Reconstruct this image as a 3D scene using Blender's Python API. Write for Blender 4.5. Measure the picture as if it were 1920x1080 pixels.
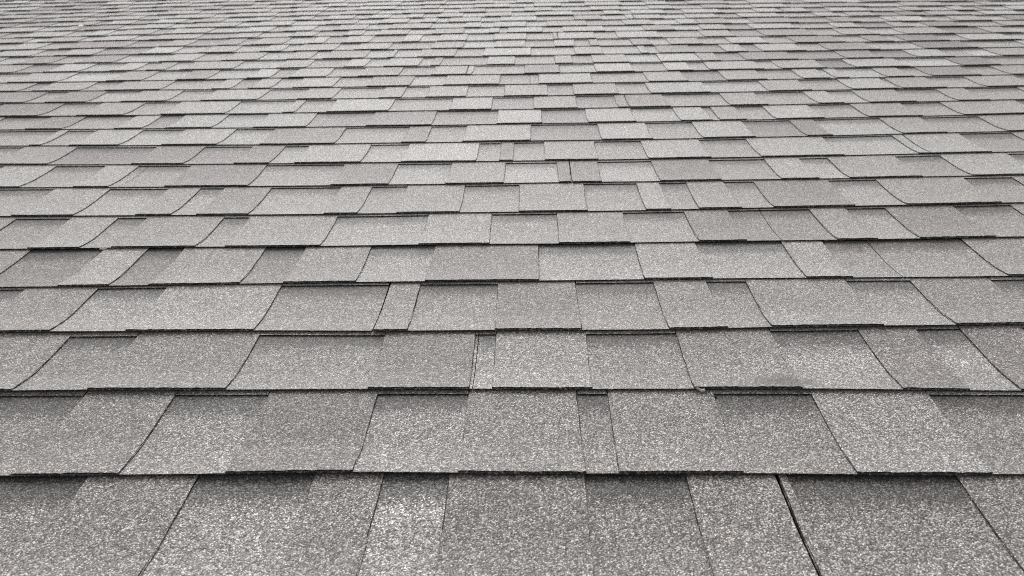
"""Laminated asphalt-shingle roof slope under an overcast sky (Blender 4.5)."""
import bpy, math, random
from mathutils import Matrix, Vector

for o in list(bpy.data.objects):
    bpy.data.objects.remove(o)
scene = bpy.context.scene
COL = scene.collection
RNG = random.Random(20240611)

# ------------------------------------------------------------------ camera
SLOPE = math.radians(18.43)                    # 4 in 12 roof pitch
ROOT = Matrix.Translation((0, 0, 3.2)) @ Matrix.Rotation(SLOPE, 4, 'X')
EXPO = 0.143                                   # exposure of one course, metres
T = 0.0019                                     # thickness of one shingle layer
F_PX, PITCH, YAW, ROLL = 1400.0, 0.496323, 0.030876, -0.023692
CAM_H = 3.770743 * EXPO                        # above the course edges
V0 = 3.098730 * EXPO                           # lower edge of the first course

cy, sy = math.cos(YAW), math.sin(YAW)
cp, sp = math.cos(PITCH), math.sin(PITCH)
fwd = Vector((-sy * cp, cy * cp, -sp))
right = Vector((cy, sy, 0))
up = right.cross(fwd)
r2 = right * math.cos(ROLL) + up * math.sin(ROLL)
u2 = -right * math.sin(ROLL) + up * math.cos(ROLL)
local = Matrix(((r2.x, u2.x, -fwd.x, 0), (r2.y, u2.y, -fwd.y, 0),
                (r2.z, u2.z, -fwd.z, CAM_H + 2 * T), (0, 0, 0, 1)))
cam_data = bpy.data.cameras.new('camera')
cam_data.sensor_width = 36.0
cam_data.lens = F_PX / 1920.0 * 36.0
cam_data.clip_start = 0.02
cam_data.clip_end = 500.0
cam_data.dof.use_dof = True
cam_data.dof.focus_distance = 1.0
cam_data.dof.aperture_fstop = 9.5
cam = bpy.data.objects.new('camera', cam_data)
COL.objects.link(cam)
cam.matrix_world = ROOT @ local
scene.camera = cam

# ------------------------------------------------------------------ sky, sun
SUN_EL, SUN_ROT = math.radians(50), math.radians(-8)
world = bpy.data.worlds.new('World')
scene.world = world
world.use_nodes = True
wn, wl = world.node_tree.nodes, world.node_tree.links
wn.clear()
sky = wn.new('ShaderNodeTexSky')
sky.sky_type = 'NISHITA'
sky.sun_disc = False
sky.sun_elevation = SUN_EL
sky.sun_rotation = SUN_ROT
sky.air_density = 1.0
sky.dust_density = 6.0
hsv = wn.new('ShaderNodeHueSaturation')        # cloud cover takes the blue out
hsv.inputs['Saturation'].default_value = 0.02
bg = wn.new('ShaderNodeBackground')
bg.inputs['Strength'].default_value = 0.12
wo = wn.new('ShaderNodeOutputWorld')
wl.new(sky.outputs[0], hsv.inputs['Color'])
wl.new(hsv.outputs[0], bg.inputs['Color'])
wl.new(bg.outputs[0], wo.inputs['Surface'])

sun_data = bpy.data.lights.new('sun', 'SUN')
sun_data.energy = 1.4
sun_data.angle = math.radians(40)
sun_data.color = (1.0, 0.965, 0.935)
sun = bpy.data.objects.new('sun', sun_data)
COL.objects.link(sun)
sd = Vector((math.sin(SUN_ROT) * math.cos(SUN_EL), math.cos(SUN_ROT) * math.cos(SUN_EL), math.sin(SUN_EL)))
sun.rotation_euler = sd.to_track_quat('Z', 'Y').to_euler()
sun.location = (0, 0, 12)

vs = scene.view_settings
vs.view_transform = 'Standard'
vs.look = 'None'
vs.exposure = 0.19
vs.gamma = 1.0
vs.use_curve_mapping = False
scene.render.engine = 'CYCLES'
scene.cycles.use_denoising = False             # keep the granules crisp
scene.cycles.pixel_filter_type = 'BLACKMAN_HARRIS'
scene.cycles.filter_width = 1.0
scene.cycles.max_bounces = 5
scene.cycles.diffuse_bounces = 3

# ------------------------------------------------------------------ materials
def nodes_of(name):
    m = bpy.data.materials.new(name)
    m.use_nodes = True
    n, l = m.node_tree.nodes, m.node_tree.links
    n.clear()
    out = n.new('ShaderNodeOutputMaterial')
    b = n.new('ShaderNodeBsdfPrincipled')
    l.new(b.outputs[0], out.inputs['Surface'])
    return m, n, l, b

def ramp(n, stops, interp='LINEAR'):
    r = n.new('ShaderNodeValToRGB')
    r.color_ramp.interpolation = interp
    el = r.color_ramp.elements
    while len(el) > 1:
        el.remove(el[-1])
    for i, (p, c) in enumerate(stops):
        e = el[0] if i == 0 else el.new(p)
        e.position = p
        c = c if isinstance(c, tuple) else (c, c, c)
        e.color = (*c, 1)
    return r

def mul(n, l, a, b):
    m = n.new('ShaderNodeMix')
    m.data_type = 'RGBA'
    m.blend_type = 'MULTIPLY'
    m.inputs[0].default_value = 1.0
    l.new(a, m.inputs[6]); l.new(b, m.inputs[7])
    return m.outputs[2]

def noise(n, l, co, scale, detail=3.0, rough=0.55):
    t = n.new('ShaderNodeTexNoise')
    t.inputs['Scale'].default_value = scale
    t.inputs['Detail'].default_value = detail
    t.inputs['Roughness'].default_value = rough
    l.new(co, t.inputs['Vector'])
    return t.outputs['Fac']

SCUFFS = [(.304, .747, .038, .015, 1, .28), (.430, .798, .21, .028, 1, 1.32),
          (-.135, .540, .06, .028, 1, 1.28), (-.300, .530, .09, .03, 1, 1.15)]

def granule_material(name, band):
    """Ceramic granules bedded in asphalt; 'band' adds the darker row of granules
    that laminated shingles are made with across the top of each cut-out."""
    m, n, l, b = nodes_of(name)
    tc = n.new('ShaderNodeTexCoord')
    co = tc.outputs['Object']
    v1 = n.new('ShaderNodeTexVoronoi')
    v1.inputs['Scale'].default_value = 720
    l.new(co, v1.inputs['Vector'])
    s1 = n.new('ShaderNodeSeparateColor'); l.new(v1.outputs['Color'], s1.inputs[0])
    g = ramp(n, [(0.0, (.03, .0285, .0275)), (0.16, (.075, .071, .068)), (0.34, (.18, .171, .165)),
                 (0.56, (.30, .286, .277)), (0.76, (.45, .434, .422)), (0.88, (.72, .705, .69)), (1.0, (.92, .91, .895))])
    l.new(s1.outputs[0], g.inputs[0])
    pit = ramp(n, [(0.0, 1.08), (0.36, .94), (0.70, 0.36)])
    l.new(v1.outputs['Distance'], pit.inputs[0])
    c = mul(n, l, g.outputs[0], pit.outputs[0])
    hue = ramp(n, [(0.0, (1.08, .98, .93)), (0.35, (1.0, 1.0, 1.0)), (0.75, (1.0, 1.0, 1.0)), (1.0, (.95, 1.0, 1.05))])
    l.new(s1.outputs[2], hue.inputs[0])
    c = mul(n, l, c, hue.outputs[0])
    # clumps of granules at two larger sizes
    v2 = n.new('ShaderNodeTexVoronoi'); v2.inputs['Scale'].default_value = 300
    l.new(co, v2.inputs['Vector'])
    s2 = n.new('ShaderNodeSeparateColor'); l.new(v2.outputs['Color'], s2.inputs[0])
    r2_ = ramp(n, [(0.0, 0.77), (0.5, 1.0), (1.0, 1.26)]); l.new(s2.outputs[1], r2_.inputs[0])
    c = mul(n, l, c, r2_.outputs[0])
    r3 = ramp(n, [(0.25, 0.86), (0.5, 1.0), (0.75, 1.15)])
    l.new(noise(n, l, co, 95, 2), r3.inputs[0])
    c = mul(n, l, c, r3.outputs[0])
    r4 = ramp(n, [(0.28, 0.91), (0.5, 1.0), (0.72, 1.09)])
    l.new(noise(n, l, co, 14, 4), r4.inputs[0])
    c = mul(n, l, c, r4.outputs[0])
    # weather staining over several shingles
    r5 = ramp(n, [(0.3, (.93, .925, .93)), (0.7, (1.06, 1.06, 1.055))])
    l.new(noise(n, l, co, 2.2, 3), r5.inputs[0])
    c = mul(n, l, c, r5.outputs[0])
    # scuffs of rubbed-off dust and one dark smear: place, half size, strength
    for k, (px, py, rx, ry, lo_, hi_) in enumerate(SCUFFS):
        mp = n.new('ShaderNodeMapping')
        mp.vector_type = 'POINT'
        mp.inputs['Scale'].default_value = (1 / rx, 1 / ry, 0)
        mp.inputs['Location'].default_value = (-px / rx, -py / ry, 0)
        l.new(co, mp.inputs['Vector'])
        ln = n.new('ShaderNodeVectorMath'); ln.operation = 'LENGTH'
        l.new(mp.outputs[0], ln.inputs[0])
        ad = n.new('ShaderNodeMath'); ad.operation = 'MULTIPLY_ADD'
        l.new(noise(n, l, co, 45 + 7 * k, 4, .65), ad.inputs[0]); ad.inputs[1].default_value = 1.3
        sb = n.new('ShaderNodeMath'); sb.operation = 'SUBTRACT'; sb.inputs[1].default_value = .5
        l.new(ln.outputs['Value'], sb.inputs[0]); l.new(sb.outputs[0], ad.inputs[2])
        rr = ramp(n, [(0.0, hi_), (0.30, hi_), (0.55, 1.0 + (hi_ - 1.0) * .35), (0.8, 1.0)])
        hf = n.new('ShaderNodeMath'); hf.operation = 'MULTIPLY'; hf.inputs[1].default_value = .5
        hf.use_clamp = True
        l.new(ad.outputs[0], hf.inputs[0]); l.new(hf.outputs[0], rr.inputs[0])
        c = mul(n, l, c, rr.outputs[0])
    at = n.new('ShaderNodeAttribute'); at.attribute_name = 'tone'
    c = mul(n, l, c, at.outputs['Color'])
    if band:
        uv = n.new('ShaderNodeUVMap'); uv.uv_map = 'shingle'
        su = n.new('ShaderNodeSeparateXYZ'); l.new(uv.outputs[0], su.inputs[0])
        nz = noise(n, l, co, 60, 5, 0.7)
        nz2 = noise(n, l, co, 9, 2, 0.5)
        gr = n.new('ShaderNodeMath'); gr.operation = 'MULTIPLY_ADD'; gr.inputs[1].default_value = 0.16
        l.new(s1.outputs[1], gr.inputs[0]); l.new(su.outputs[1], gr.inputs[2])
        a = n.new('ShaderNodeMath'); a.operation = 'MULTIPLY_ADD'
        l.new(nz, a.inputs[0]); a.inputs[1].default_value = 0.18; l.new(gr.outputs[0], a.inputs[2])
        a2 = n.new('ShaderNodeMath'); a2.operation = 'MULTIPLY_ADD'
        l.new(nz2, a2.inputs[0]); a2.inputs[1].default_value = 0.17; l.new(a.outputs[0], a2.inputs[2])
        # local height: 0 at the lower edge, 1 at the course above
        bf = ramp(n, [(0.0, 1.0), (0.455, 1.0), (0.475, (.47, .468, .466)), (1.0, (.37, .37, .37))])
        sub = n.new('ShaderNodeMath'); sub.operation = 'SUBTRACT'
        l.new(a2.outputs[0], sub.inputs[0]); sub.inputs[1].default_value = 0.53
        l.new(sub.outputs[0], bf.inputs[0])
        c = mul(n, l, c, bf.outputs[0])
    l.new(c, b.inputs['Base Color'])
    # sheen added to brighten the far rows at grazing angles, tinted by the blend
    sh = at.outputs['Color']
    if band:
        sh = mul(n, l, sh, bf.outputs[0])
    dim = n.new('ShaderNodeRGB'); dim.outputs[0].default_value = (1.0, .99, .98, 1)
    l.new(mul(n, l, sh, dim.outputs[0]), b.inputs['Sheen Tint'])
    b.inputs['Roughness'].default_value = 0.63
    b.inputs['Specular IOR Level'].default_value = 0.5
    b.inputs['Sheen Weight'].default_value = 1.0
    b.inputs['Sheen Roughness'].default_value = 0.40
    bp = n.new('ShaderNodeBump')
    bp.invert = True
    bp.inputs['Strength'].default_value = 0.55
    bp.inputs['Distance'].default_value = 0.0009
    l.new(v1.outputs['Distance'], bp.inputs['Height'])
    l.new(bp.outputs[0], b.inputs['Normal'])
    return m

def edge_material():
    """Cut edge: bare asphalt with the odd granule stuck to it."""
    m, n, l, b = nodes_of('asphalt_edge')
    tc = n.new('ShaderNodeTexCoord')
    v = n.new('ShaderNodeTexVoronoi'); v.inputs['Scale'].default_value = 520
    l.new(tc.outputs['Object'], v.inputs['Vector'])
    s = n.new('ShaderNodeSeparateColor'); l.new(v.outputs['Color'], s.inputs[0])
    g = ramp(n, [(0.0, (.022, .021, .021)), (0.5, (.038, .037, .036)), (0.8, (.085, .083, .08)), (1.0, (.34, .33, .32))])
    l.new(s.outputs[0], g.inputs[0])
    l.new(g.outputs[0], b.inputs['Base Color'])
    b.inputs['Roughness'].default_value = 0.9
    b.inputs['Specular IOR Level'].default_value = 0.2
    return m

def plain_material(name, c, rough=0.85, grain=300):
    m, n, l, b = nodes_of(name)
    tc = n.new('ShaderNodeTexCoord')
    r = ramp(n, [(0.3, tuple(x * .85 for x in c)), (0.7, tuple(min(1, x * 1.15) for x in c))])
    l.new(noise(n, l, tc.outputs['Object'], grain, 3), r.inputs[0])
    l.new(r.outputs[0], b.inputs['Base Color'])
    b.inputs['Roughness'].default_value = rough
    return m

M_TAB = granule_material('granules_tab', False)
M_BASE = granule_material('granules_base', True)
M_EDGE = edge_material()
M_DECK = plain_material('roofing_felt', (.02, .02, .021))
M_WHITE = plain_material('white_chip', (1.0, 1.0, .99), 0.35, 30)
M_PALE = plain_material('pale_chip', (.50, .48, .46), 0.8)
M_DARK = plain_material('dark_chip', (.03, .028, .027), 0.9)

# ------------------------------------------------------------------ measured layout (millimetres along the roof)
# for each course: u, deviation of its lower edge from an even spacing, at three places
LINES = {1: [-561.3, -2.21, -22.8, 2.54, 496.7, -1.43],
 2: [-656.2, 4.4, -25.6, 4.92, 577.7, -3.0],
 3: [-744.0, -0.26, -28.3, -1.13, 662.2, 1.43],
 4: [-830.7, -6.55, -31.1, -0.93, 742.9, -0.64],
 5: [-920.8, -7.54, -33.8, -8.91, 823.5, -2.9],
 6: [-1014.7, -2.49, -36.5, -11.82, 908.6, 2.77],
 7: [-1112.7, 8.96, -39.5, -3.22, 993.6, 8.16],
 8: [-1207.7, 15.78, -42.2, -6.59, 1076.5, 9.99],
 9: [-1297.1, 13.73, -45.0, -6.53, 1163.1, 18.17],
 10: [-1386.6, 11.84, -47.9, -4.54, 1246.0, 19.99],
 11: [-1470.5, 1.07, -50.6, -7.5, 1325.0, 14.82],
 12: [-1564.1, 5.52, -53.4, -6.47, 1407.8, 16.51],
 13: [-1654.5, 5.16, -56.2, -6.93, 1489.0, 15.33],
 14: [-1731.8, -16.03, -59.0, -5.12, 1565.3, 5.47],
 15: [-1828.6, -6.4, -61.8, -7.43, 1642.6, -2.61],
 16: [-1919.3, -6.43, -64.7, -3.83, 1719.9, -10.49],
 17: [-2009.6, -7.19, -67.7, 7.25, 1796.3, -20.05],
 18: [-2097.1, -12.13, -70.6, 12.16, 1873.6, -28.11],
 19: [-2193.5, -3.21, -73.8, 30.29, 1958.5, -22.89],
 20: [-2271.8, -22.76, -76.5, 29.51, 2031.6, -38.33],
 21: [-2365.1, -18.75, -79.6, 40.84, 2113.4, -38.42],
 22: [-2454.4, -20.89, -82.3, 38.96, 2184.3, -57.67],
 23: [-2538.1, -32.0, -85.1, 37.85, 2262.8, -63.62]}
# raised tabs of each course: left and right edge
TEETH = {
 0: [(-468.1, -352.5), (-230.0, -157.3), (-88.8, 52.3), (156.0, 260.8), (428.5, 570.1)] ,
 1: [(-550.0, -435.3), (-322.1, -188.0), (-78.2, 53.4), (88.1, 215.3), (329.2, 465.1)] ,
 2: [(-756.3, -640.3), (-547.2, -375.3), (-202.1, -77.3), (-50.2, 72.1), (193.1, 321.7), (438.2, 515.9), (574.1, 656.6)] ,
 3: [(-789.7, -673.3), (-566.8, -386.2), (-220.1, -171.4), (-52.4, 67.2), (184.8, 264.9), (323.9, 475.8), (570.6, 690.5)] ,
 4: [(-932.1, -864.5), (-738.9, -659.1), (-597.0, -454.1), (-386.6, -272.8), (-165.3, 11.5), (172.4, 275.5), (418.4, 488.2), (719.1, 837.4)] ,
 5: [(-1044.1, -977.6), (-871.7, -779.6), (-725.3, -576.3), (-527.1, -361.2), (-192.8, -72.7), (45.8, 167.5), (281.4, 362.8), (511.7, 580.1), (650.2, 776.7), (880.8, 982.0)] ,
 6: [(-992.6, -871.3), (-750.1, -681.1), (-632.9, -532.8), (-389.9, -325.4), (-253.1, -134.1), (-24.6, 105.3), (212.0, 259.3), (311.5, 389.2), (448.2, 598.4), (692.6, 868.3)] ,
 7: [(-1193.8, -1071.2), (-956.5, -880.1), (-760.0, -586.1), (-413.7, -293.4), (-176.0, -55.8), (56.2, 145.1), (261.8, 386.9), (507.2, 583.4), (643.5, 791.3), (888.7, 1036.4)] ,
 8: [(-1233.1, -1096.9), (-900.4, -780.0), (-665.4, -585.4), (-527.5, -378.8), (-288.2, -121.2), (-70.5, -39.9), (30.7, 149.0), (257.7, 395.2), (504.6, 684.6), (848.4, 1006.6), (1129.0, 1228.2)] ,
 9: [(-1461.1, -1378.9), (-1225.4, -1197.1), (-1123.2, -999.1), (-890.6, -755.4), (-652.4, -470.0), (-309.7, -250.9), (-163.0, 0.6), (167.2, 289.3), (406.2, 531.8), (651.0, 712.5), (877.0, 981.5), (1123.9, 1264.3)] ,
 10: [(-1531.9, -1451.8), (-1320.3, -1221.3), (-1081.7, -1009.5), (-946.0, -823.9), (-715.1, -579.2), (-423.4, -253.5), (-87.3, 29.5), (145.9, 268.8), (380.7, 460.1), (480.3, 547.5), (621.5, 743.8), (855.4, 991.3), (1095.0, 1300.1)] ,
 11: [(-1546.8, -1362.7), (-1252.3, -1121.6), (-1016.9, -838.5), (-679.1, -648.1), (-558.6, -388.9), (-223.0, -107.0), (8.6, 128.3), (237.7, 377.0), (539.0, 639.1), (776.4, 843.5), (913.5, 1036.4), (1150.6, 1233.5), (1382.2, 1510.9)] ,
 12: [(-1661.7, -1496.0), (-1429.8, -1306.0), (-1200.4, -1066.7), (-963.8, -796.8), (-677.7, -577.8), (-440.9, -375.8), (-304.6, -187.3), (-78.0, 50.9), (126.0, 256.0), (346.0, 516.6), (685.4, 806.9), (923.7, 1051.2), (1066.4, 1189.2), (1303.1, 1453.4)] ,
 13: [(-1757.7, -1604.8), (-1553.5, -1403.7), (-1318.9, -1148.7), (-984.5, -927.8), (-867.9, -801.4), (-731.8, -611.2), (-505.8, -371.2), (-268.1, -95.3), (25.0, 191.9), (360.0, 479.3), (596.8, 719.0), (828.3, 908.5), (927.8, 966.3), (1081.8, 1160.3), (1218.1, 1362.3), (1455.4, 1601.3)] ,
 14: [(-1962.2, -1838.0), (-1710.6, -1546.4), (-1382.7, -1266.9), (-1149.5, -1055.0), (-920.6, -849.2), (-784.8, -663.2), (-557.4, -427.7), (-320.6, -188.0), (-19.6, 97.0), (213.3, 334.4), (441.7, 521.7), (577.7, 747.2), (804.7, 948.2), (1039.2, 1209.0), (1376.5, 1495.2), (1631.9, 1765.0)] ,
 15: [(-1941.5, -1789.2), (-1678.7, -1559.1), (-1445.4, -1369.1), (-1319.0, -1259.7), (-1202.2, -1021.2), (-868.5, -767.6), (-635.8, -566.4), (-498.9, -380.6), (-338.8, -308.0), (-148.5, -52.8), (84.2, 145.4), (213.6, 333.8), (442.9, 642.7), (729.8, 898.4), (1062.9, 1182.8), (1299.0, 1418.4), (1574.4, 1712.4)] ,
 16: [(-2076.6, -1968.4), (-1872.2, -1744.8), (-1648.9, -1510.3), (-1336.9, -1220.3), (-1107.9, -984.1), (-876.0, -795.0), (-745.0, -595.1), (-510.8, -491.6), (-403.7, -272.0), (-169.2, 3.6), (160.6, 260.6), (394.2, 422.3), (459.9, 581.6), (693.7, 770.2), (822.3, 970.8), (1056.0, 1225.8), (1387.6, 1565.1), (1756.3, 1865.1)] ,
 17: [(-2070.7, -1907.7), (-1803.8, -1667.3), (-1482.2, -1362.2), (-1252.5, -1128.7), (-1021.3, -942.3), (-889.7, -742.2), (-661.5, -536.6), (-371.8, -253.6), (-135.6, -17.9), (91.6, 169.0), (224.5, 260.2), (384.7, 455.7), (524.5, 642.2), (749.8, 882.3), (985.2, 1159.0), (1257.1, 1333.7), (1387.3, 1533.9), (1617.3, 1787.0)] ,
 18: [(-2090.8, -1970.3), (-1862.3, -1614.5), (-1468.3, -1366.6), (-1235.3, -1161.2), (-1101.9, -979.2), (-875.6, -820.7), (-742.6, -637.1), (-506.6, -437.2), (-363.7, -250.5), (-145.8, -14.3), (91.9, 258.0), (344.9, 514.0), (680.2, 798.7), (912.6, 1106.7), (1211.3, 1341.4), (1444.9, 1617.1), (1770.2, 1865.8)] ,
 19: [(-2281.4, -2118.7), (-2041.6, -1889.4), (-1807.6, -1670.5), (-1577.6, -1393.8), (-1247.6, -1141.2), (-999.5, -897.7), (-771.6, -698.7), (-634.6, -508.8), (-403.1, -275.5), (-170.2, -126.3), (-93.5, 53.0), (138.1, 307.7), (472.1, 595.0), (704.5, 811.4), (911.6, 1089.6), (1243.3, 1345.9), (1472.9, 1539.2), (1611.4, 1744.9), (1901.8, 2039.2)] ,
 20: [(-2210.8, -2025.1), (-1927.3, -1845.3), (-1799.7, -1649.0), (-1575.8, -1399.4), (-1250.3, -1128.6), (-1059.6, -942.5), (-843.7, -712.8), (-609.5, -430.7), (-281.9, -213.4), (-156.3, -15.1), (73.6, 245.9), (406.1, 527.5), (639.5, 851.0), (950.6, 1128.8), (1281.7, 1381.5), (1508.8, 1682.1), (1781.8, 1906.2), (2006.6, 2114.5)] ,
 21: [(-2435.2, -2236.0), (-2123.0, -2052.2), (-1993.1, -1872.3), (-1775.0, -1641.8), (-1544.1, -1331.6), (-1245.5, -1080.4), (-915.2, -788.4), (-678.3, -551.5), (-489.4, -420.2), (-365.3, -222.3), (-134.2, 32.0), (199.9, 320.1), (432.9, 592.1), (699.3, 836.1), (935.4, 1112.2), (1267.1, 1355.4), (1405.1, 1526.4), (1626.9, 1709.0), (1751.0, 1900.5), (1979.1, 2134.9)] ,
 22: [(-2551.3, -2430.1), (-2352.3, -2254.8), (-2127.6, -2049.1), (-1997.5, -1872.0), (-1775.8, -1634.9), (-1565.6, -1449.1), (-1315.1, -1220.7), (-1098.9, -1029.3), (-957.2, -828.0), (-750.9, -659.0), (-572.1, -502.7), (-430.8, -314.4), (-205.7, -84.8), (23.5, 200.2), (344.3, 422.3), (475.8, 626.0), (712.8, 883.3), (1040.6, 1152.0), (1170.9, 1276.9), (1370.6, 1545.1), (1697.1, 1788.6), (1906.6, 1978.8), (2035.0, 2061.8), (2159.9, 2272.6)] ,
}
# butt joints between neighbouring shingles and their width
JOINTS = {0: [(248.9, 1.9)], 2: [(-73.4, 0.8)], 3: [(-220.1, 1.7)], 4: [(562.6, 1.2)], 5: [(420.8, 1.0)], 7: [(83.3, 1.4), (-858.5, 0.9)], 8: [(-1012.0, 0.6), (874.0, 1.5)], 11: [(267.9, 1.0)], 13: [(-1.0, 1.0)], 14: [(-208.6, 1.0)], 15: [(580.3, 1.4), (1497.3, 0.8)], 16: [(1341.7, 0.8)], 18: [(110.7, 1.0)], 20: [(719.8, 1.2), (1560.3, 1.2)], 21: [(468.1, 1.2)], 22: [(244.2, 1)]}
# granule blend of each tab and of the cut-out after it (l light, n mid, b brown, d dark)
TONES = {
 0: 'nl nL nn nn nn', 1: 'nl bl nn nn ln', 2: 'nn nn bl ln nl bl bn', 3: 'nl ln nn bn nn nl nn',
 4: 'nd ld nd nl bl ll ln nn', 5: 'nn ln nn nl ln nn bb nl bn nn', 6: 'll nl bl nn nn nn ln nn bl nn',
 7: 'ln ln bn bl nl bl bn ll nn ln', 8: 'nb bb bl ll Ln bn nn ln ll ln nn',
 9: 'nn ln ll ll bn bn lb ln lb bl nn nn', 10: 'nn bn lb ll lb bb Lb ll ln nn ln nn nn',
 11: 'bn nn ll ln Ln lb nb bn nn ll nn nn nn', 12: 'bn bl nn ln nn nn nn nb nn ll nn ln nn nn',
}
COURSE_MIN, COURSE_MAX = -3, 40
NEAR_LAST = 21                                  # courses whose tabs are told apart one by one

def line_dev(n, u):
    """Deviation (m) of the lower edge of course n at u (m)."""
    k = min(max(n, 1), 23)
    a, da, c, dc, e, de = LINES[k]
    x = min(max(u * 1000, a), e)
    q = (da * (x - c) * (x - e) / ((a - c) * (a - e)) + dc * (x - a) * (x - e) / ((c - a) * (c - e))
         + de * (x - a) * (x - c) / ((e - a) * (e - c)))
    return q / 1000.0

WAVES = {n: [(RNG.uniform(2.5, 6), RNG.uniform(0, 6.28), RNG.uniform(.0006, .0013)) for _ in range(2)]
         + [(RNG.uniform(9, 18), RNG.uniform(0, 6.28), RNG.uniform(.0004, .0009))] for n in range(COURSE_MIN, COURSE_MAX + 3)}

def edge_v(n, u):
    w = sum(a * math.sin(f * u + p) for f, p, a in WAVES[n])
    return V0 + n * EXPO + line_dev(n, u) + w

LIFT = {n: [(RNG.uniform(1.5, 4), RNG.uniform(0, 6.28)), (RNG.uniform(5, 9), RNG.uniform(0, 6.28))] for n in range(COURSE_MIN, COURSE_MAX + 2)}

def lift(n, u):
    (f1, p1), (f2, p2) = LIFT[n]
    return (2.0 if n <= 3 else 1.0 if n <= 6 else .5) * (0.0003 + 0.0005 * (1 + math.sin(f1 * u + p1)) * .5 + 0.0006 * max(0, math.sin(f2 * u + p2)) ** 2)

SAG = 0.0013

def under(n, u, s):
    """Height of the underside of course n; s runs 0..1 from its lower edge to the next course."""
    if s < 0.5:
        q = 1 - s / 0.5
        return 2 * T * q ** 2 + lift(n, u) * max(0.0, 1 - s / 0.3) - SAG * math.sin(math.pi * s)
    if s <= 1.0:
        return -SAG * math.sin(math.pi * s)
    return -(s - 1.0) * EXPO * 0.22

# visible sliver of the uncut top sheet above each cut-out (m)
STRIP = {0: -.006, 1: .0040, 2: .0065, 3: .0050, 4: -.006, 5: .0060, 6: .0068, 7: .0070, 8: .0072, 9: .0075}

def cut_top(n, u, key):
    s = STRIP.get(n, 0.0060 + 0.0025 * math.sin(n * 2.3))
    if n > 0 and s > 0:
        s += 0.0016 * math.sin(1.7 * u + n * 1.9)
    e = edge_v(n + 1, u) - edge_v(n, u)
    return 1.0 - s / e

TINT = {'L': (1.20, 1.182, 1.165), 'l': (1.085, 1.066, 1.050), 'n': (.985, .960, .940), 'b': (.885, .856, .842), 'd': (.83, .808, .795)}

def tone_of(code, rng, gain=1.0):
    if code is None:
        code = rng.choices('Llnbd', (.10, .30, .36, .19, .05))[0]
    k = rng.uniform(.95, 1.06)
    t = [m_ + (x - m_) * gain for x, m_ in zip(TINT[code], TINT['n'])]
    return (t[0] * k, t[1] * k * rng.uniform(.997, 1.002), t[2] * k)

# ------------------------------------------------------------------ mesh building
S_NEAR = [0, .05, .12, .2, .3, .42, .56, .75, .9, 1.0, 1.07]
S_MID = [0, .1, .22, .36, .55, .8, 1.0, 1.07]
S_FAR = [0, .18, .5, 1.0, 1.07]

class Mesh:
    def __init__(self):
        self.v, self.f, self.m, self.c, self.uv = [], [], [], [], []
    def quad(self, pts, mat, col, uvs=None):
        i = len(self.v)
        self.v += pts
        self.f.append((i, i + 1, i + 2, i + 3)); self.m.append(mat); self.c.append(col)
        self.uv.append(uvs or [(0, 0)] * 4)
    def build(self, name, mats, parent, smooth=False):
        me = bpy.data.meshes.new(name)
        me.from_pydata(self.v, [], self.f)
        for m in mats:
            me.materials.append(m)
        me.polygons.foreach_set('material_index', self.m)
        ca = me.color_attributes.new('tone', 'FLOAT_COLOR', 'CORNER')
        ca.data.foreach_set('color', [x for c in self.c for _ in range(4) for x in (*c, 1.0)])
        ul = me.uv_layers.new(name='shingle')
        ul.data.foreach_set('uv', [x for q in self.uv for p in q for x in p])
        o = bpy.data.objects.new(name, me)
        COL.objects.link(o)
        o.parent = parent
        return o

def us(u0, u1, step):
    k = max(1, int(round((u1 - u0) / step)))
    return [u0 + (u1 - u0) * i / k for i in range(k + 1)]

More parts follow.
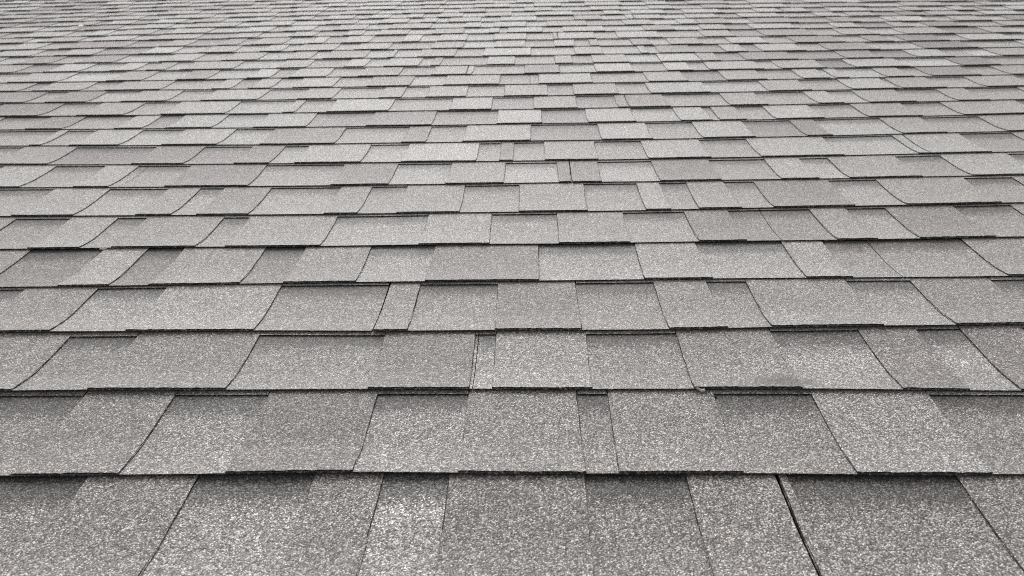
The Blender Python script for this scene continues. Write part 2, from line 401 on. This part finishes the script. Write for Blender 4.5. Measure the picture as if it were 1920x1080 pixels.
def sheet(M, n, u0, u1, s_list, z0, thick, mat, col, step, seed, jit, front=True, left=True, rightf=True, slo=None, dv=0.0, cut=None):
    """One layer of one piece: top face plus its cut edges. slo(u) = lower limit of s (default 0)."""
    rg = random.Random(seed)
    U = us(u0, u1, step)
    kl, kr = (rg.gauss(0, .0012), rg.gauss(0, .0012)) if jit else (0, 0)      # cuts are not quite square
    jl = [rg.uniform(-1, 1) * jit + kl * (s - .5) for s in s_list]
    jr = [rg.uniform(-1, 1) * jit + kr * (s - .5) for s in s_list]
    jf = [rg.uniform(-1, 1) * jit for _ in U]
    P = []
    for j, s in enumerate(s_list):
        row = []
        for i, u in enumerate(U):
            uu = u + (jl[j] if i == 0 else jr[j] if i == len(U) - 1 else 0)
            lo = slo(u) if slo else 0.0
            ss = max(s, lo) if slo else s
            e = edge_v(n + 1, u) - edge_v(n, u)
            v = edge_v(n, u) + ss * e + ((jf[i] + dv) * max(0, 1 - s * 2) if not slo else 0)
            zb = under(n, u, ss) + z0
            row.append((uu, v, zb, ss))
        P.append(row)
    if cut:                                     # worn cuts: the top face stops a little short of the cut line
        bl, br_, bf_ = cut
        L_, K_ = len(U) - 1, len(s_list)
        off = {}
        for j in range(K_):
            off[j, 0] = [bl * rg.uniform(.4, 1.6), 0]
            off[j, L_] = [-br_ * rg.uniform(.4, 1.6), 0]
        for i in range(L_ + 1):
            o0 = off.get((0, i), [0, 0])
            off[0, i] = [o0[0], bf_ * rg.uniform(0, 1.8)]
        def top_at(j, i):
            p = P[j][i]; o_ = off.get((j, i), (0, 0))
            return (p[0] + o_[0], p[1] + o_[1], p[2] + thick)
    else:
        def top_at(j, i):
            p = P[j][i]
            return (p[0], p[1], p[2] + thick)
    bot = lambda p: (p[0], p[1], p[2])
    for j in range(len(s_list) - 1):
        for i in range(len(U) - 1):
            a, b, c, d = P[j][i], P[j][i + 1], P[j + 1][i + 1], P[j + 1][i]
            if slo and c[3] - b[3] < 1e-6 and d[3] - a[3] < 1e-6:
                continue
            M.quad([top_at(j, i), top_at(j, i + 1), top_at(j + 1, i + 1), top_at(j + 1, i)], mat, col, [(a[0], a[3]), (b[0], b[3]), (c[0], c[3]), (d[0], d[3])])
    if front:
        for i in range(len(U) - 1):
            a, b = P[0][i], P[0][i + 1]
            M.quad([bot(a), bot(b), top_at(0, i + 1), top_at(0, i)], 1, col)
    for on, i in ((left, 0), (rightf, len(U) - 1)):
        if on:
            for j in range(len(s_list) - 1):
                a, b = P[j][i], P[j + 1][i]
                q = [bot(b), bot(a), top_at(j, i), top_at(j + 1, i)]
                M.quad(q if i == 0 else q[::-1], 1, col)

# ------------------------------------------------------------------ the roof
roof = bpy.data.objects.new('roof_slope', None)
COL.objects.link(roof)
roof.matrix_world = ROOT
roof['label'] = 'weathered grey asphalt shingle roof slope filling the whole view'
roof['category'] = 'roof'
roof['kind'] = 'thing'

def frame_span(n):
    """u range that the courses have to cover, with a margin for a step to the side (m)."""
    v = (V0 / EXPO + n) * EXPO
    return -0.47 - 0.62 * v - 0.75, 0.42 + 0.47 * v + 0.75

# felt-covered deck under everything
dk = Mesh()
VA, VB = V0 + (COURSE_MIN - .3) * EXPO, V0 + (COURSE_MAX + 1.4) * EXPO
DX0, DX1 = frame_span(COURSE_MAX)
a, b_ = (DX0, VA, -.006), (DX1, VA, -.006)
c_, d_ = (DX1, VB, -.006), (DX0, VB, -.006)
a2, b2, c2, d2 = [(p[0], p[1], -.021) for p in (a, b_, c_, d_)]
for q in ([a, b_, c_, d_], [a2, d2, c2, b2], [a2, b2, b_, a], [b2, c2, c_, b_], [c2, d2, d_, c_], [d2, a2, a, d_]):
    dk.quad(q, 0, (1, 1, 1))
dk.build('roof_deck', [M_DECK], roof)

far = Mesh()                                    # tabs too many and too small to part
n_tabs = n_sh = 0
for n in range(COURSE_MIN, COURSE_MAX + 1):
    rg = random.Random(1000 + n)
    lo, hi = frame_span(n)
    measured = [(a / 1000, b / 1000) for a, b in TEETH.get(n, [])]
    codes = TONES.get(n, '').split()
    teeth = [(a, b, codes[i][0] if i < len(codes) else None, codes[i][1] if i < len(codes) else None, True)
             for i, (a, b) in enumerate(measured)]
    if not teeth:
        a = rg.uniform(-.1, .05)
        teeth = [(a, a + rg.uniform(.08, .2), None, None, 0 <= n <= NEAR_LAST)]
    while teeth[0][0] > lo:
        b = teeth[0][0] - rg.uniform(.08, .19)
        teeth.insert(0, (b - rg.uniform(.07, .2), b, None, None, False))
    while teeth[-1][1] < hi:
        a = teeth[-1][1] + rg.uniform(.08, .19)
        teeth.append((a, a + rg.uniform(.07, .2), None, None, False))
    x0, x1 = teeth[0][0] - .05, teeth[-1][1] + .05
    # shingle ends: the joints that show, the others under the far side of a tab
    joints = [(u / 1000, g / 1000) for u, g in JOINTS.get(n, [])]
    anchor = joints[0][0] if joints else rg.uniform(-.5, .5)
    cuts = list(joints)
    k0 = int((x0 - anchor) // 1.0)
    for k in range(k0, int((x1 - anchor) // 1.0) + 2):
        u = anchor + k * 1.0
        if u < x0 + .3 or u > x1 - .3 or any(abs(u - c[0]) < .55 for c in cuts):
            continue
        cand = [t[0] if t[0] < 0 else t[1] for t in teeth]
        best = min(cand, key=lambda c: abs(c - u))
        if all(abs(best - c[0]) > .3 for c in cuts):
            cuts.append((best, .0))
    cuts.sort()
    near, mid = n <= 5, n <= 13
    gain = 1.75 if n <= 6 else 2.8
    S = S_NEAR if near else S_MID if mid else S_FAR
    step = .006 if n <= 3 else .011 if near else .022 if mid else .05
    jit = .00035 if near else .0005 if mid else .0006
    ends = [(x0, 0)] + cuts + [(x1, 0)]
    for (a, ga), (b, gb) in zip(ends[:-1], ends[1:]):
        a2_, b2_ = a + ga / 2 + .0001, b - gb / 2 - .0001
        if b2_ - a2_ < .01:
            continue
        dvs = rg.uniform(-.0008, .0008)
        M = Mesh()
        # boundaries of tabs and cut-outs inside this shingle
        segs, x, prev = [], a2_, None
        for t in teeth:
            if t[1] <= a2_:
                prev = t; continue
            if t[0] >= b2_:
                break
            if t[0] > x + .0005:
                segs.append(('v', x, t[0], prev))
            segs.append(('t', max(t[0], x), min(t[1], b2_), t))
            x = min(t[1], b2_); prev = t
        if x < b2_ - .0005:
            segs.append(('v', x, b2_, prev))
        tabs = []
        for i, (kind, p, q, t) in enumerate(segs):
            sd = rg.randrange(1 << 30)
            if kind == 't':
                sheet(M, n, p, q, [0, S[1], .5, 1.0], 0, T, 0, (1, 1, 1), max(step, .05), sd, 0, left=(i == 0), rightf=(i == len(segs) - 1), dv=dvs)
                tabs.append((p, q, t, sd, tone_of(t[2], rg, gain)))
            else:
                col = tone_of(t[3] if t else None, rg, gain)
                sheet(M, n, p, q, S, 0, T, 0, col, step, sd, jit if False else 0.0, left=(i == 0), rightf=(i == len(segs) - 1), dv=dvs)
                # uncut top sheet bridging the head of the cut-out
                tc_ = tone_of(t[2] if t else None, rg, gain)
                sheet(M, n, p, q, [0.9, 1.0, 1.07], T, T, 2, tc_, step, sd + 1, 0,
                      left=False, rightf=False, slo=lambda u, n=n: cut_top(n, u, 0))
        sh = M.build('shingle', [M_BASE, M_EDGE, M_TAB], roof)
        n_sh += 1
        for p, q, t, sd, col in tabs:
            own = t[4] and 0 <= n <= NEAR_LAST and n_tabs < 300
            TM = Mesh() if own else far
            # a tab stops just short of the base sheet's edge
            wear = lambda u: rg.uniform(.0006, .0013) if (abs(u - .02) < .22 and n <= 8) else rg.uniform(.0006, .0012) if n <= 8 else rg.uniform(.0008, .0017)
            sheet(TM, n, p, q, S, T, T, 0, col, step, sd, jit, dv=dvs + .0005, cut=(wear(p), wear(q), .0007 if mid else .0004))
            if own:
                n_tabs += 1
                TM.build('tab', [M_TAB, M_EDGE], sh)
fo = far.build('distant_tabs', [M_TAB, M_EDGE], roof)
fo['kind'] = 'stuff'

# ------------------------------------------------------------------ litter lying on the shingles
def chip(name, label, cat, u, v, z, size, rotz, mat, seed, curl=0.0):
    rg = random.Random(seed)
    lx, ly, lz = size
    k = 9
    ring = []
    for i in range(k):
        a = 2 * math.pi * i / k
        r = rg.uniform(.75, 1.1)
        ring.append((math.cos(a) * lx * .5 * r, math.sin(a) * ly * .5 * r))
    verts = [(x, y, curl * (x / lx * 2) ** 2) for x, y in ring]
    verts += [(x * .8, y * .8, lz * rg.uniform(.8, 1.1) + curl * (x / lx * 2) ** 2) for x, y in ring]
    verts += [(0, 0, lz * 1.05)]
    faces = [tuple(range(k - 1, -1, -1))]
    for i in range(k):
        j = (i + 1) % k
        faces += [(i, j, k + j, k + i), (k + i, k + j, 2 * k)]
    me = bpy.data.meshes.new(name)
    me.from_pydata(verts, [], faces)
    me.materials.append(mat)
    o = bpy.data.objects.new(name, me)
    COL.objects.link(o)
    o.matrix_world = ROOT @ Matrix.Translation((u, v, z)) @ Matrix.Rotation(rotz, 4, 'Z')
    o['label'] = label
    o['category'] = cat

def on_tab(n, u, s, layers):
    e = edge_v(n + 1, u) - edge_v(n, u)
    return u, edge_v(n, u) + s * e, under(n, u, s) + layers * T

u, v, z = -2.075, edge_v(22, -2.075) - .022, 2 * T
chip('paint_fleck', 'bright white fleck on a shingle edge high up at the left', 'fleck', u, v, z, (.026, .040, .005), .1, M_WHITE, 3)
u, v, z = on_tab(2, .2024, .0, 1)
chip('shingle_scrap', 'pale torn scrap on a shingle edge low in the middle right', 'scrap', u - .002, edge_v(2, .2024) - .001, 2 * T + .001, (.012, .005, .002), -.5, M_PALE, 5, .002)
u, v, z = on_tab(5, -.7367, .0, 1)
chip('shingle_scrap', 'pale curled scrap under a shingle edge at the left, mid height', 'scrap', u, v - .002, 2 * T, (.016, .006, .0015), .35, M_PALE, 7, .002)
u, v, z = on_tab(1, .2149, .93, 1)
chip('tar_crumb', 'small black crumb under the shingle edge right of centre', 'crumb', u, v, z, (.007, .004, .002), .2, M_DARK, 11)
print('shingles', n_sh, 'tabs', n_tabs, 'far quads', len(far.f))
